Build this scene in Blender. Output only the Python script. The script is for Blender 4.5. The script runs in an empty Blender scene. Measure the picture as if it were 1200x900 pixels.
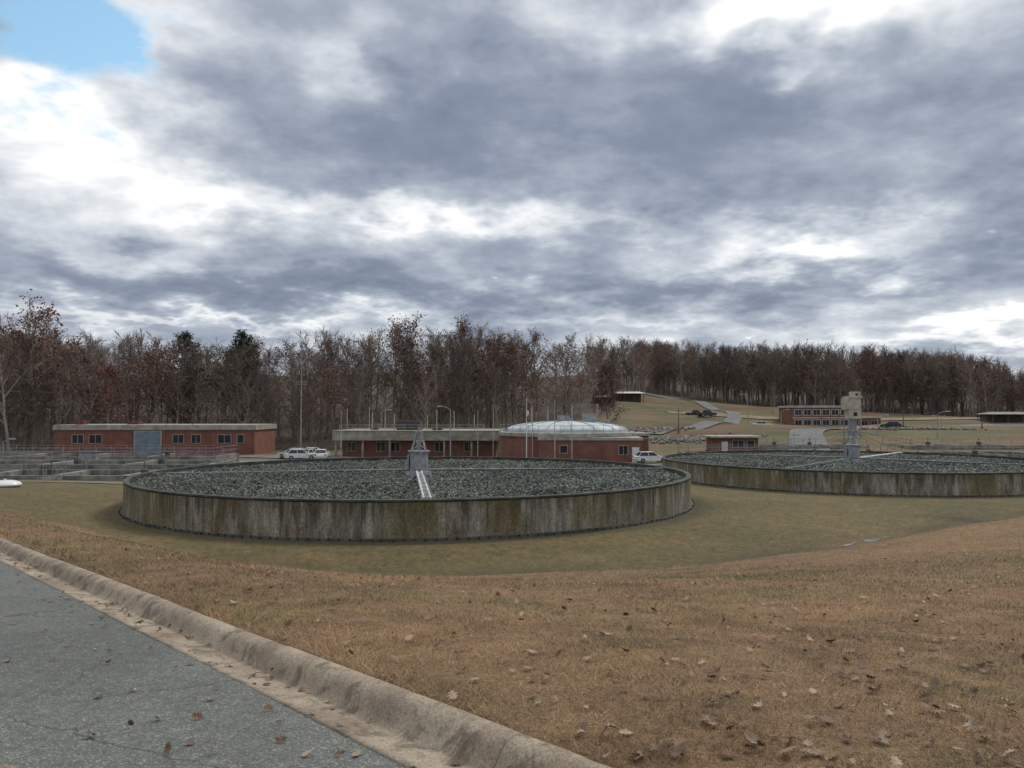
import bpy, math, random
import numpy as np
from mathutils import Vector, Matrix
R=math.radians
random.seed(7); rng=np.random.default_rng(7)
scene=bpy.context.scene
CAMZ=6.17; F=930.0
def X(px,Y): return (px-600)/F*Y
def Z(py,Y): return CAMZ-(py-484)/F*Y

# ------------------------------------------------------------ materials
def newmat(name):
    m=bpy.data.materials.new(name); m.use_nodes=True
    nt=m.node_tree; b=nt.nodes['Principled BSDF']
    return m,nt,b
def N(nt,t,**kw):
    n=nt.nodes.new(t)
    for k,v in kw.items(): setattr(n,k,v)
    return n
def ramp(nt,fac,stops):
    r=nt.nodes.new('ShaderNodeValToRGB')
    e=r.color_ramp.elements
    while len(e)<len(stops): e.new(0.5)
    for i,(p,c) in enumerate(stops):
        e[i].position=p; e[i].color=(*c,1) if len(c)==3 else c
    nt.links.new(fac,r.inputs[0]); return r.outputs[0]
def noise(nt,vec,scale,detail=5,rough=.55,dist=0):
    n=N(nt,'ShaderNodeTexNoise'); n.inputs['Scale'].default_value=scale
    n.inputs['Detail'].default_value=detail; n.inputs['Roughness'].default_value=rough
    n.inputs['Distortion'].default_value=dist
    if vec is not None: nt.links.new(vec,n.inputs['Vector'])
    return n.outputs['Fac']
def mixc(nt,fac,a,b,mode='MIX'):
    n=nt.nodes.new('ShaderNodeMix'); n.data_type='RGBA'; n.blend_type=mode
    for s,v in ((n.inputs[0],fac),(n.inputs[6],a),(n.inputs[7],b)):
        if isinstance(v,(int,float)): s.default_value=v
        elif isinstance(v,tuple): s.default_value=(*v,1)
        else: nt.links.new(v,s)
    return n.outputs[2]
def math_(nt,op,a,b=None,c=None,clamp=False):
    n=nt.nodes.new('ShaderNodeMath'); n.operation=op; n.use_clamp=clamp
    for i,v in enumerate((a,b,c)):
        if v is None: continue
        if isinstance(v,(int,float)): n.inputs[i].default_value=v
        else: nt.links.new(v,n.inputs[i])
    return n.outputs[0]
def mapping(nt,vec,scale):
    m=nt.nodes.new('ShaderNodeMapping'); m.inputs['Scale'].default_value=scale
    nt.links.new(vec,m.inputs['Vector']); return m.outputs[0]
def bump(nt,b,h,strength=.3,dist=.02):
    n=nt.nodes.new('ShaderNodeBump'); n.inputs['Strength'].default_value=strength
    n.inputs['Distance'].default_value=dist
    nt.links.new(h,n.inputs['Height']); nt.links.new(n.outputs[0],b.inputs['Normal'])
def simple(name,c1,c2=None,scale=3,rough=.8,metal=0,bmp=0):
    m,nt,b=newmat(name)
    if c2 is None: c2=tuple(v*.72 for v in c1)
    co=N(nt,'ShaderNodeTexCoord').outputs['Object']
    f=noise(nt,co,scale,4,.6)
    nt.links.new(ramp(nt,f,[(.36,c2),(.64,c1)]),b.inputs['Base Color'])
    b.inputs['Roughness'].default_value=rough; b.inputs['Metallic'].default_value=metal
    if bmp: bump(nt,b,noise(nt,co,scale*8,2),bmp,.02)
    return m

M_brick,nt,b=newmat('brick')
co=N(nt,'ShaderNodeTexCoord').outputs['Object']
sp=N(nt,'ShaderNodeSeparateXYZ'); nt.links.new(co,sp.inputs[0])
cb=N(nt,'ShaderNodeCombineXYZ'); nt.links.new(math_(nt,'ADD',sp.outputs[0],sp.outputs[1]),cb.inputs[0]); nt.links.new(sp.outputs[2],cb.inputs[1])
bt=N(nt,'ShaderNodeTexBrick'); bt.inputs['Scale'].default_value=1.0
bt.inputs['Brick Width'].default_value=.23; bt.inputs['Row Height'].default_value=.085; bt.inputs['Mortar Size'].default_value=.008
bt.inputs['Color1'].default_value=(.23,.07,.045,1); bt.inputs['Color2'].default_value=(.15,.047,.032,1); bt.inputs['Mortar'].default_value=(.26,.2,.17,1)
nt.links.new(cb.outputs[0],bt.inputs['Vector'])
nt.links.new(mixc(nt,.5,bt.outputs['Color'],ramp(nt,noise(nt,co,.6,4),[(.35,(.13,.052,.038)),(.65,(.27,.105,.072))])),b.inputs['Base Color'])
b.inputs['Roughness'].default_value=.85

M_trim=simple('painted_trim',(.5,.49,.44),(.3,.29,.25),1.2,.7)
M_fascia=simple('weathered_fascia',(.4,.385,.34),(.23,.22,.19),.9,.8)
M_tan=simple('weathered_precast_concrete',(.36,.335,.28),(.2,.185,.155),.8,.85)
M_conc=simple('grey_concrete',(.3,.285,.25),(.11,.106,.092),.8,.9,bmp=.3)
M_dkconc=simple('dark_wet_concrete',(.08,.08,.065),(.025,.028,.022),1.2,.8,bmp=.3)
M_glass=simple('window_glass',(.03,.035,.04),(.02,.022,.026),1,.12)
M_dark=simple('dark_recess',(.03,.028,.026),None,1,.9)
M_joint=simple('kerb_joint_filler',(.2,.16,.12),(.09,.073,.055),9,.95)
M_blue=simple('blue_painted_door',(.2,.27,.33),(.13,.19,.25),1,.6)
M_steel=simple('galvanised_steel',(.38,.39,.4),(.22,.23,.24),2,.5,.3)
M_arm=simple('grey_painted_pipe',(.24,.25,.25),(.12,.125,.12),1.2,.6)
M_wpipe=simple('chalky_white_pipe',(.7,.71,.7),(.34,.35,.34),1.6,.7)
M_dksteel=simple('weathered_dark_steel',(.1,.1,.1),(.05,.05,.05),2,.6,.2)
M_alu=simple('white_dome_panels',(.56,.6,.61),(.33,.38,.39),.55,.7,0)
M_white=simple('white_paint',(.75,.75,.74),(.6,.6,.59),1.2,.35)
M_beige=simple('beige_cladding',(.5,.47,.38),(.36,.33,.26),.8,.7)
M_rust=simple('rusty_red_paint',(.2,.06,.04),(.1,.035,.025),2,.8)
M_rubber=simple('tyre_rubber',(.02,.02,.02),None,3,.8)
M_roof=simple('membrane_roof',(.3,.29,.27),(.17,.165,.155),.5,.9)
M_tail=simple('tail_lamp',(.35,.02,.02),None,1,.3)
M_darkcar=simple('dark_car_paint',(.03,.035,.045),None,1,.3)
M_pile=simple('pole_timber',(.15,.125,.105),(.07,.058,.05),2,.9)
M_stonep=simple('riprap_stone',(.3,.28,.25),(.13,.12,.11),1.5,.9)

# asphalt
M_asph,nt,b=newmat('asphalt')
co=N(nt,'ShaderNodeTexCoord').outputs['Object']
base=ramp(nt,noise(nt,co,.45,5,.65),[(.35,(.10,.106,.098)),(.65,(.15,.156,.143))])
base=mixc(nt,.6,base,ramp(nt,noise(nt,co,9,4,.7),[(.35,(.7,.7,.7)),(.65,(1.2,1.2,1.2))]),'MULTIPLY')
vo=N(nt,'ShaderNodeTexVoronoi'); vo.inputs['Scale'].default_value=95; nt.links.new(co,vo.inputs['Vector'])
sepc=N(nt,'ShaderNodeSeparateColor'); nt.links.new(vo.outputs['Color'],sepc.inputs[0])
agg=ramp(nt,sepc.outputs[0],[(0,(.5,.5,.5)),(.6,(.95,.95,.95)),(.85,(1.25,1.25,1.2)),(.97,(2.3,2.27,2.1))])
c=mixc(nt,.85,base,agg,'MULTIPLY')
ve=N(nt,'ShaderNodeTexVoronoi'); ve.feature='DISTANCE_TO_EDGE'; ve.inputs['Scale'].default_value=.3
wv=N(nt,'ShaderNodeVectorMath'); wv.operation='ADD'
nz=N(nt,'ShaderNodeTexNoise'); nz.inputs['Scale'].default_value=3; nz.inputs['Detail'].default_value=5; nt.links.new(co,nz.inputs['Vector'])
wm=N(nt,'ShaderNodeVectorMath'); wm.operation='SCALE'; wm.inputs['Scale'].default_value=.35; nt.links.new(nz.outputs['Color'],wm.inputs[0])
nt.links.new(co,wv.inputs[0]); nt.links.new(wm.outputs[0],wv.inputs[1]); nt.links.new(wv.outputs[0],ve.inputs['Vector'])
crack=ramp(nt,ve.outputs['Distance'],[(.0,(1,1,1)),(.003,(0,0,0))])
crm=math_(nt,'MULTIPLY',crack,ramp(nt,noise(nt,co,.3,2),[(.42,(0,0,0)),(.5,(1,1,1))]))
c=mixc(nt,crm,c,(.035,.035,.032))
nt.links.new(c,b.inputs['Base Color']); b.inputs['Roughness'].default_value=.85
bump(nt,b,sepc.outputs[0],.3,.004)

# kerb concrete
M_curb,nt,b=newmat('kerb_concrete')
co=N(nt,'ShaderNodeTexCoord').outputs['Object']
c=ramp(nt,noise(nt,co,1.3,6,.65),[(.32,(.2,.155,.11)),(.5,(.335,.27,.2)),(.68,(.44,.37,.28))])
c=mixc(nt,.85,c,ramp(nt,noise(nt,co,55,3,.7),[(.32,(.45,.45,.45)),(.6,(1.1,1.1,1.1))]),'MULTIPLY')
c=mixc(nt,math_(nt,'MULTIPLY',ramp(nt,noise(nt,co,4,5,.7,.6),[(.5,(0,0,0)),(.62,(1,1,1))]),.75),c,(.10,.08,.058))
nt.links.new(c,b.inputs['Base Color']); b.inputs['Roughness'].default_value=.9
bump(nt,b,noise(nt,co,90,3,.7),.5,.006)

# ground
M_ground,nt,b=newmat('ground')
co=N(nt,'ShaderNodeTexCoord').outputs['Object']
at=N(nt,'ShaderNodeVertexColor'); at.layer_name='zone'
sp=N(nt,'ShaderNodeSeparateColor'); nt.links.new(at.outputs['Color'],sp.inputs[0])
n0=noise(nt,co,.07,4,.6,.3); n1=noise(nt,co,.32,5,.65); n2=noise(nt,co,2.6,5,.7); n3=noise(nt,co,38,3,.75)
dry=ramp(nt,n1,[(.34,(.18,.11,.056)),(.5,(.245,.15,.074)),(.66,(.3,.195,.102))])
dry=mixc(nt,.55,dry,ramp(nt,n2,[(.36,(.12,.073,.04)),(.5,(.235,.145,.073)),(.64,(.35,.225,.12))]))
grn=ramp(nt,n1,[(.38,(.2,.13,.052)),(.46,(.13,.112,.04)),(.56,(.08,.093,.03)),(.66,(.18,.132,.056))])
grn=mixc(nt,.5,grn,ramp(nt,n2,[(.36,(.055,.055,.022)),(.5,(.135,.11,.046)),(.64,(.25,.18,.08))]))
dfac=math_(nt,'ADD',sp.outputs[0],math_(nt,'MULTIPLY',math_(nt,'SUBTRACT',n1,.5),3.0),clamp=True)
c=mixc(nt,dfac,grn,dry)
c=mixc(nt,math_(nt,'MULTIPLY',ramp(nt,n1,[(.5,(0,0,0)),(.62,(1,1,1))]),.3),c,(.12,.11,.044))
hill=noise(nt,mapping(nt,co,(.016,.05,1)),1.0,5,.6,.6)
hc=ramp(nt,hill,[(.34,(.12,.07,.042)),(.43,(.19,.105,.06)),(.47,(.08,.1,.033)),(.53,(.1,.12,.042)),(.57,(.19,.12,.072)),(.66,(.15,.085,.05))])
sy_=N(nt,'ShaderNodeSeparateXYZ'); nt.links.new(co,sy_.inputs[0])
hm=N(nt,'ShaderNodeMapRange'); hm.inputs[1].default_value=135; hm.inputs[2].default_value=160; nt.links.new(sy_.outputs[1],hm.inputs[0])
c=mixc(nt,math_(nt,'MULTIPLY',hm.outputs[0],.92),c,hc)
c=mixc(nt,.7,c,ramp(nt,n0,[(.36,(.62,.66,.6)),(.5,(.9,.88,.85)),(.62,(1.15,1.05,.98))]),'MULTIPLY')
c=mixc(nt,.9,c,ramp(nt,n3,[(.3,(.35,.33,.3)),(.5,(.9,.9,.9)),(.7,(1.4,1.38,1.34))]),'MULTIPLY')
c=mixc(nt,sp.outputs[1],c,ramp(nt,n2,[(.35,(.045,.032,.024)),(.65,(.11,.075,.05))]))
c=mixc(nt,math_(nt,'MULTIPLY',sp.outputs[2],ramp(nt,n2,[(.36,(.5,.5,.5)),(.55,(1,1,1))])),c,(.045,.04,.022))
nt.links.new(c,b.inputs['Base Color']); b.inputs['Roughness'].default_value=.95
bump(nt,b,noise(nt,co,9,4,.8),.8,.08)

def vcol(name,rough):
    m,nt,b=newmat(name); at=N(nt,'ShaderNodeVertexColor'); at.layer_name='tint'
    nt.links.new(at.outputs['Color'],b.inputs['Base Color']); b.inputs['Roughness'].default_value=rough; return m
M_grass=vcol('grass_blades',.85); M_leaf=vcol('dry_leaf',.7); M_rock=vcol('filter_stone',.65)

# tank wall
M_wall,nt,b=newmat('stained_tank_concrete')
uv=N(nt,'ShaderNodeUVMap').outputs[0]
st=noise(nt,mapping(nt,uv,(1.1,.2,1)),1.1,6,.72)
st2=noise(nt,mapping(nt,uv,(.35,.3,1)),.7,4,.65)
fine=noise(nt,mapping(nt,uv,(4,3,1)),2.2,5,.7)
c=ramp(nt,st,[(.34,(.07,.06,.045)),(.44,(.175,.16,.125)),(.54,(.3,.28,.23)),(.66,(.48,.45,.39))])
sv=N(nt,'ShaderNodeSeparateXYZ'); nt.links.new(uv,sv.inputs[0])
topd=math_(nt,'MULTIPLY_ADD',sv.outputs[1],.42,math_(nt,'MULTIPLY',math_(nt,'SUBTRACT',noise(nt,mapping(nt,uv,(1.2,.1,1)),2.1,5,.7),.5),3.2))
c=mixc(nt,math_(nt,'MULTIPLY',ramp(nt,topd,[(.38,(0,0,0)),(.92,(1,1,1))]),.82),c,(.055,.047,.032))
c=mixc(nt,math_(nt,'MULTIPLY',ramp(nt,st2,[(.44,(0,0,0)),(.57,(1,1,1))]),.58),c,mixc(nt,fine,(.07,.062,.016),(.24,.19,.06)))
c=mixc(nt,math_(nt,'MULTIPLY',ramp(nt,noise(nt,mapping(nt,uv,(.9,.4,1)),1.8,4,.7),[(.55,(0,0,0)),(.64,(1,1,1))]),.6),c,(.17,.10,.045))
c=mixc(nt,.8,c,ramp(nt,fine,[(.35,(.5,.5,.5)),(.6,(1.15,1.15,1.15))]),'MULTIPLY')
nt.links.new(c,b.inputs['Base Color']); b.inputs['Roughness'].default_value=.9

M_water,nt,b=newmat('water')
b.inputs['Base Color'].default_value=(.03,.03,.025,1); b.inputs['Roughness'].default_value=.12
co=N(nt,'ShaderNodeTexCoord').outputs['Object']; bump(nt,b,noise(nt,co,3,3),.05,.01)

def treemat(name,c1,c2):
    m,nt,b=newmat(name)
    oi=N(nt,'ShaderNodeObjectInfo').outputs['Random']
    v=ramp(nt,oi,[(0,tuple(x*.75 for x in c2)),(.5,tuple((x+y)/2 for x,y in zip(c1,c2))),(1,tuple(x*1.2 for x in c1))])
    nt.links.new(v,b.inputs['Base Color']); b.inputs['Roughness'].default_value=.9
    return m
M_bark=treemat('bark',(.29,.255,.215),(.15,.126,.106))
M_twig=treemat('twigs',(.215,.16,.13),(.12,.088,.072))
M_redleaf=treemat('russet_leaves',(.2,.095,.058),(.12,.056,.039))
M_wine=treemat('wine_red_leaves',(.12,.035,.03),(.07,.024,.022))
M_orange=treemat('orange_leaves',(.25,.145,.07),(.15,.085,.048))
M_pine=treemat('pine_needles',(.055,.068,.033),(.03,.041,.022))

# ------------------------------------------------------------ mesh helpers
def link(o,parent=None):
    scene.collection.objects.link(o)
    if parent is not None: o.parent=parent
    return o
def mesh_np(name,V,Fc,mats,tint=None,tname='tint',parent=None,smooth=False,midx=None):
    me=bpy.data.meshes.new(name)
    V=np.asarray(V,dtype=np.float32); Fc=np.asarray(Fc,dtype=np.int32)
    k=Fc.shape[1]
    me.vertices.add(len(V)); me.vertices.foreach_set('co',V.ravel())
    me.loops.add(Fc.size); me.loops.foreach_set('vertex_index',Fc.ravel())
    me.polygons.add(len(Fc)); me.polygons.foreach_set('loop_start',np.arange(0,Fc.size,k,dtype=np.int32))
    for m in mats: me.materials.append(m)
    if midx is not None: me.polygons.foreach_set('material_index',np.asarray(midx,dtype=np.int32))
    me.update(calc_edges=True)
    if tint is not None:
        a=me.color_attributes.new(tname,'FLOAT_COLOR','POINT')
        c=np.ones((len(V),4),np.float32); c[:,:3]=tint; a.data.foreach_set('color',c.ravel())
    me.polygons.foreach_set('use_smooth',np.full(len(Fc),smooth))
    o=bpy.data.objects.new(name,me)
    if parent is not False: link(o,parent)
    return o
class MB:
    def __init__(s): s.v=[];s.f=[];s.m=[]
    def add(s,vs,fs,mi=0):
        o=len(s.v); s.v+= [tuple(p) for p in vs]; s.f+=[[i+o for i in f] for f in fs]; s.m+=[mi]*len(fs)
    def box(s,x0,x1,y0,y1,z0,z1,mi=0,taper=0):
        t=taper
        s.add([(x0,y0,z0),(x1,y0,z0),(x1,y1,z0),(x0,y1,z0),(x0+t,y0+t,z1),(x1-t,y0+t,z1),(x1-t,y1-t,z1),(x0+t,y1-t,z1)],
              [[0,3,2,1],[4,5,6,7],[0,1,5,4],[1,2,6,5],[2,3,7,6],[3,0,4,7]],mi)
    def tube(s,p0,p1,r0,r1=None,n=8,mi=0,cap=True):
        r1=r0 if r1 is None else r1
        p0=Vector(p0);p1=Vector(p1);d=(p1-p0).normalized()
        a=d.orthogonal().normalized();c=d.cross(a)
        vs=[]
        for p,r in((p0,r0),(p1,r1)):
            for i in range(n):
                t=2*math.pi*i/n; vs.append(p+a*math.cos(t)*r+c*math.sin(t)*r)
        fs=[[i,(i+1)%n,n+(i+1)%n,n+i] for i in range(n)]
        if cap: fs+=[list(range(n))[::-1],list(range(n,2*n))]
        s.add(vs,fs,mi)
    def lathe(s,prof,n=64,mi=0,c=(0,0)):
        vs=[];k=len(prof)
        for i in range(n):
            t=2*math.pi*i/n
            for r,z in prof: vs.append((c[0]+r*math.cos(t),c[1]+r*math.sin(t),z))
        fs=[]
        for i in range(n):
            j=(i+1)%n
            for q in range(k-1): fs.append([i*k+q,j*k+q,j*k+q+1,i*k+q+1])
        s.add(vs,fs,mi)
    def obj(s,name,mats,parent=None,loc=(0,0,0),rz=0,bevel=0,smooth=False):
        me=bpy.data.meshes.new(name); me.from_pydata(s.v,[],s.f)
        for m in mats: me.materials.append(m)
        me.polygons.foreach_set('material_index',s.m)
        if smooth: me.polygons.foreach_set('use_smooth',[True]*len(s.f))
        me.update()
        o=bpy.data.objects.new(name,me); o.location=loc; o.rotation_euler=(0,0,rz)
        link(o,parent)
        if bevel:
            b=o.modifiers.new('bevel','BEVEL'); b.width=bevel; b.segments=2; b.limit_method='ANGLE'
        return o
def empty(name,loc=(0,0,0),rz=0):
    e=bpy.data.objects.new(name,None); e.location=loc; e.rotation_euler=(0,0,rz); e.empty_display_size=.5
    return link(e)

# ------------------------------------------------------------ terrain
u=np.array([-.656,.755]); nn=np.array([.755,.656])
def st_(x,y): return x*u[0]+y*u[1], x*nn[0]+y*nn[1]
def xy_(s,t): return s*u[0]+t*nn[0], s*u[1]+t*nn[1]
def zroad(s,t): return 4.42-.054*np.clip(s,-60,66)-.02*np.clip(t,-6,3.2)
cp=[(10,18,2.75),(33,51,-.1),(17,39,-.05),(7,33,.02),(-3.3,31,0),(-12.8,34,0),(-29,45,.15),(21,33,.75),(45,42,1.5),(0,15,3.0),(4,24,1.25),(-6,24,1.1),(25,12,3.9),
(-28,58,0),(15,58,0),(-6.7,80,-.2),(-6.7,58,0),(35,81,-.4),(12,85,-.4),(35,60,-.4),(35,105,-.5),(60,80,-.4),(50,60,-.1),(-40,80,-.4),(-60,110,-.8),
(-62,137,-.9),(-62,150,-.9),(-20,125,-.8),(10,115,-.75),(40,120,-.7),(80,120,-.5),(30,145,-.3),(60,140,.6),(91,170,2.3),(113,210,3.7),(116,180,2.1),(161,250,3.6),
(80,220,2.4),(88,222,2.4),(80,250,7.0),(62,290,12),(112,260,6.3),(31,180,2.6),(40,215,5.5),(15,160,-.2),(-90,165,-1),(-40,170,-1),(-150,170,0),(-110,140,-1),
(-150,230,7),(-60,230,8),(-150,290,17),(-60,290,19),(20,300,19),(120,320,9),(200,320,7),(60,350,18),(120,390,24),(200,390,20),(300,350,6),(320,410,13),(-250,200,2),(-250,300,14),(250,200,2),(180,120,0),(120,100,0),
(0,-20,6),(30,-10,5.5),(-30,-30,5.5),(60,0,5),(60,25,3.2),(100,50,1),(-60,10,2),(-90,60,-.5),(0,420,24),(-200,420,18)]
def zroad1(s,t): return float(zroad(s,t))
for s in range(-30,61,10):
    x,y=xy_(s,4.5); cp.append((x,y,zroad1(s,3)))
cp=np.array(cp,float)
def tpsU(r2): return np.where(r2>1e-9,.5*r2*np.log(np.maximum(r2,1e-9)),0)
n=len(cp); K=tpsU(((cp[:,None,:2]-cp[None,:,:2])**2).sum(-1))+np.eye(n)*2.0
Pm=np.c_[np.ones(n),cp[:,:2]]; A=np.zeros((n+3,n+3)); A[:n,:n]=K;A[:n,n:]=Pm;A[n:,:n]=Pm.T
sol=np.linalg.solve(A,np.r_[cp[:,2],0,0,0])
tx=[-60,-29,-12.8,-3.3,7,17,33,60]; ty=[60,45,34,31,33,39,51,60]
def ytoe(x): return np.interp(x,tx,ty)
def sm(a,b_,v):
    t=np.clip((v-a)/(b_-a),0,1); return t*t*(3-2*t)
def ground(x,y):
    x=np.asarray(x,float);y=np.asarray(y,float)
    out=np.zeros(x.shape).ravel(); xf=x.ravel();yf=y.ravel()
    for i in range(0,len(xf),20000):
        a=xf[i:i+20000];b_=yf[i:i+20000]
        r2=(a[:,None]-cp[None,:,0])**2+(b_[:,None]-cp[None,:,1])**2
        out[i:i+20000]=tpsU(r2)@sol[:n]+sol[n]+sol[n+1]*a+sol[n+2]*b_
    z=out.reshape(x.shape)
    rr=np.hypot(x,y-100); w=sm(380,650,rr); z=z*(1-w)+2*w
    z=z-.32*np.exp(-((y-ytoe(x)-.8)/1.5)**2)*sm(-45,-25,x)*(1-sm(40,55,x))
    z=z+.05*np.sin(x*.55+1)*np.sin(y*.43)*np.clip(np.hypot(x,y)/30,0,1)
    tw_=sm(150,175,y)*(1-sm(255,280,y))*sm(25,45,x); z=z+tw_*.55*np.sin(y*.28+x*.05+1.5*np.sin(x*.03))
    for cx,cy,zz in ((-6.74,57.6,0),(34.9,81.5,-.4)):
        d=np.hypot(x-cx,y-cy); w=1-sm(20.5,24,d); z=z*(1-w)+zz*w
    s,t=st_(x,y); zt=zroad(s,3.1)+.115
    w=sm(3.14,7,t)*(s<95)+(s>=95); z=np.where(t>3.12,zt*(1-w)+z*w,z)
    w=sm(5.9,9,-t); z=np.where(t<-5.9,(zroad(s,-6)+.1)*(1-w)+z*w,z)
    z=np.where((t<=3.12)&(t>=-5.9),zroad(s,t)-.1,z)
    return z
def g(x,y): return float(ground(np.array([x]),np.array([y]))[0])
def grow(start,step,growth,lim):
    a=[start]
    while abs(a[-1])<lim: a.append(a[-1]+step); step*=growth
    return a
sl=sorted(set([round(v,3) for v in [-v for v in grow(20,1,1.12,3000)]+list(np.arange(-20,60,.5))+list(np.arange(60,330,2.2))+grow(330,4,1.15,3500)]))
tl=sorted(set([round(v,3) for v in [-v for v in grow(6.2,1,1.12,3000)]+[-5.95,-5.85,-3,0,3.09,3.13,3.25,3.4]+list(np.arange(3.7,60,.6))+list(np.arange(60,330,2.2))+grow(330,4,1.15,3500)]))
S,T=np.meshgrid(np.array(sl),np.array(tl),indexing='ij')
gx,gy=xy_(S,T); gz=ground(gx,gy)
ns,ntt=S.shape
idx=np.arange(ns*ntt).reshape(ns,ntt)
Fq=np.stack([idx[:-1,:-1],idx[1:,:-1],idx[1:,1:],idx[:-1,1:]],-1).reshape(-1,4)[:, ::-1]
fx=[-400,-100,-45,-10,20,38,52,80,120,200,400]; fy=[150,155,160,172,198,262,290,272,260,258,280]
def yfront(x): return np.interp(x,fx,fy)
zone=np.zeros((ns*ntt,3),np.float32)
xf=gx.ravel();yf=gy.ravel()
d=ytoe(xf)-yf
zone[:,0]=np.where(yf<120,.08+.92*sm(-3.5,4.5,d),.4)
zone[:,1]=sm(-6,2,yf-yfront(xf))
wet=np.exp(-((yf-ytoe(xf)-.8)/1.0)**2)*((xf>-14)&(xf<38))*(.45+.4*np.sin(xf*.55+1))
wet=np.maximum(wet,.9*np.exp(-((xf-27.5)/2.6)**2-((yf-48.5)/1.3)**2))
wet=np.maximum(wet,.75*np.exp(-((np.hypot(xf+6.74,yf-57.6)-19.9)/.5)**2))
zone[:,2]=np.clip(wet,0,1)
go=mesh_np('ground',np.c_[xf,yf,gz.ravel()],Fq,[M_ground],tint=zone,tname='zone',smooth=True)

# ------------------------------------------------------------ road and kerb
def strip(name,svals,tvals,zf,mat,smooth=True,parent=None):
    Sx,Tx=np.meshgrid(svals,tvals,indexing='ij'); x,y=xy_(Sx,Tx); z=zf(Sx,Tx)
    a,b_=Sx.shape; ii=np.arange(a*b_).reshape(a,b_)
    f=np.stack([ii[:-1,:-1],ii[:-1,1:],ii[1:,1:],ii[1:,:-1]],-1).reshape(-1,4)
    return mesh_np(name,np.c_[x.ravel(),y.ravel(),z.ravel()],f,[mat],smooth=smooth,parent=parent)
sv_=np.arange(-80,131,1.0)
strip('road',sv_,np.linspace(-5.35,2.575,9),lambda s,t:zroad(s,t)-.004+.004*np.sin(s*1.3+t*2),M_asph)
prof=[(2.56,-.06),(2.562,.004),(2.63,-.004),(2.70,-.012),(2.78,-.02),(2.86,-.028),(2.885,-.02),(2.915,.03),(2.95,.085),(2.99,.122),(3.04,.142),(3.10,.142),(3.135,.13),(3.15,.1),(3.152,-.1)]
def kerb(name,sign,off):
    vs=[];fs=[];mi=[]; L=3.05; k=len(prof); ss=[]
    for seg in range(-20,36):
        s0=seg*L+.45; ss+=[(s0-.012,0),(s0-.003,.012),(s0+.003,.012),(s0+.012,0)]+[(v,0) for v in np.linspace(s0+.15,s0+L-.15,14)]
    for q,(s,sh) in enumerate(ss):
        off_=.006*math.sin(math.floor((s-.45)/L)*2.1)
        for j,(t,z) in enumerate(prof):
            tt=t+rng.normal(0,.0015)+.006*math.sin(s*.7)*(t>2.9)
            if sh and t>2.9: tt=2.9+(t-2.9)*.95+.01
            if j>10 and rng.uniform()<.05: z=z-.008
            t2=tt if sign>0 else off-tt
            zz=z-(sh if z>-.05 else 0)*(1 if t>2.9 else .3)
            x,y=xy_(s,t2); vs.append((x,y,zroad1(s,t2)+zz+off_*(t>2.87)+rng.normal(0,.0012)))
    for q in range(len(ss)-1):
        for j in range(k-1):
            a=q*k+j; f=[a,a+1,a+k+1,a+k]; fs.append(f if sign>0 else f[::-1]); mi.append(1 if q%18==1 else 0)
    mesh_np(name,np.array(vs),np.array(fs),[M_curb,M_joint],smooth=True,midx=mi)
kerb('kerb',1,0); kerb('kerb',-1,-2.78)

def drape(name,pts,w,mat,lift=.02,rag=0):
    P=[]
    for i in range(len(pts)-1):
        a=np.array(pts[i],float);b_=np.array(pts[i+1],float);m=max(2,int(np.hypot(*(b_-a))/min(1.5,w)))
        for q in range(m): P.append(a+(b_-a)*q/m)
    P.append(np.array(pts[-1],float)); P=np.array(P)
    for _ in range(8): P[1:-1]=(P[:-2]+P[1:-1]*2+P[2:])/4
    d=np.gradient(P,axis=0); d/=np.linalg.norm(d,axis=1)[:,None]; no=np.c_[-d[:,1],d[:,0]]
    ks=np.linspace(-.5,.5,max(3,int(w/1.2)+1))
    wv_=np.ones(len(P))
    if rag: wv_=np.sin(np.linspace(0,np.pi,len(P)))**.5*rng.uniform(.25,1.4,len(P))+.02
    G=P[:,None,:]+no[:,None,:]*(ks[None,:,None]*w*wv_[:,None,None])
    z=ground(G[...,0],G[...,1])+lift
    if rag: z[:]=z.mean(axis=1,keepdims=True)
    a,b_=z.shape; ii=np.arange(a*b_).reshape(a,b_)
    f=np.stack([ii[:-1,:-1],ii[1:,:-1],ii[1:,1:],ii[:-1,1:]],-1).reshape(-1,4)
    return mesh_np(name,np.c_[G[...,0].ravel(),G[...,1].ravel(),z.ravel()],f,[mat],smooth=True)
M_lot=simple('worn_asphalt',(.17,.17,.165),(.115,.115,.112),.6,.9)
M_gravel=simple('tan_gravel',(.27,.21,.15),(.17,.13,.09),.5,.95)
drape('service_road',[(-110,118),(-60,118),(-20,112),(25,104),(60,108),(110,112)],7,M_lot,.06)
drape('parking_lot',[(-44,132),(-30,124),(-22,118)],9,M_lot,.1)
drape('access_road',[(48,128),(62,168),(95,196),(150,205),(230,200)],6.5,M_lot,.22)
drape('access_road',[(30,170),(55,200),(66,235),(60,262),(45,280)],4,M_lot,.22)
drape('dirt_path',[(45,230),(80,232),(120,228),(160,232)],3,M_gravel,.2)
drape('dirt_path',[(-90,72),(-60,73),(-32,71)],1.3,M_gravel,.06)
for a,b2,w_ in ((16.2,17.4,.28),(17.7,19.2,.42),(19.35,19.9,.2),(12.2,13.2,.16),(10.4,10.9,.12)):
    drape('puddle',[(x,float(ytoe(x))+.85+.15*math.sin(x*3)) for x in np.linspace(a,b2,5)],w_,M_water,.03,rag=1)

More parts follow.
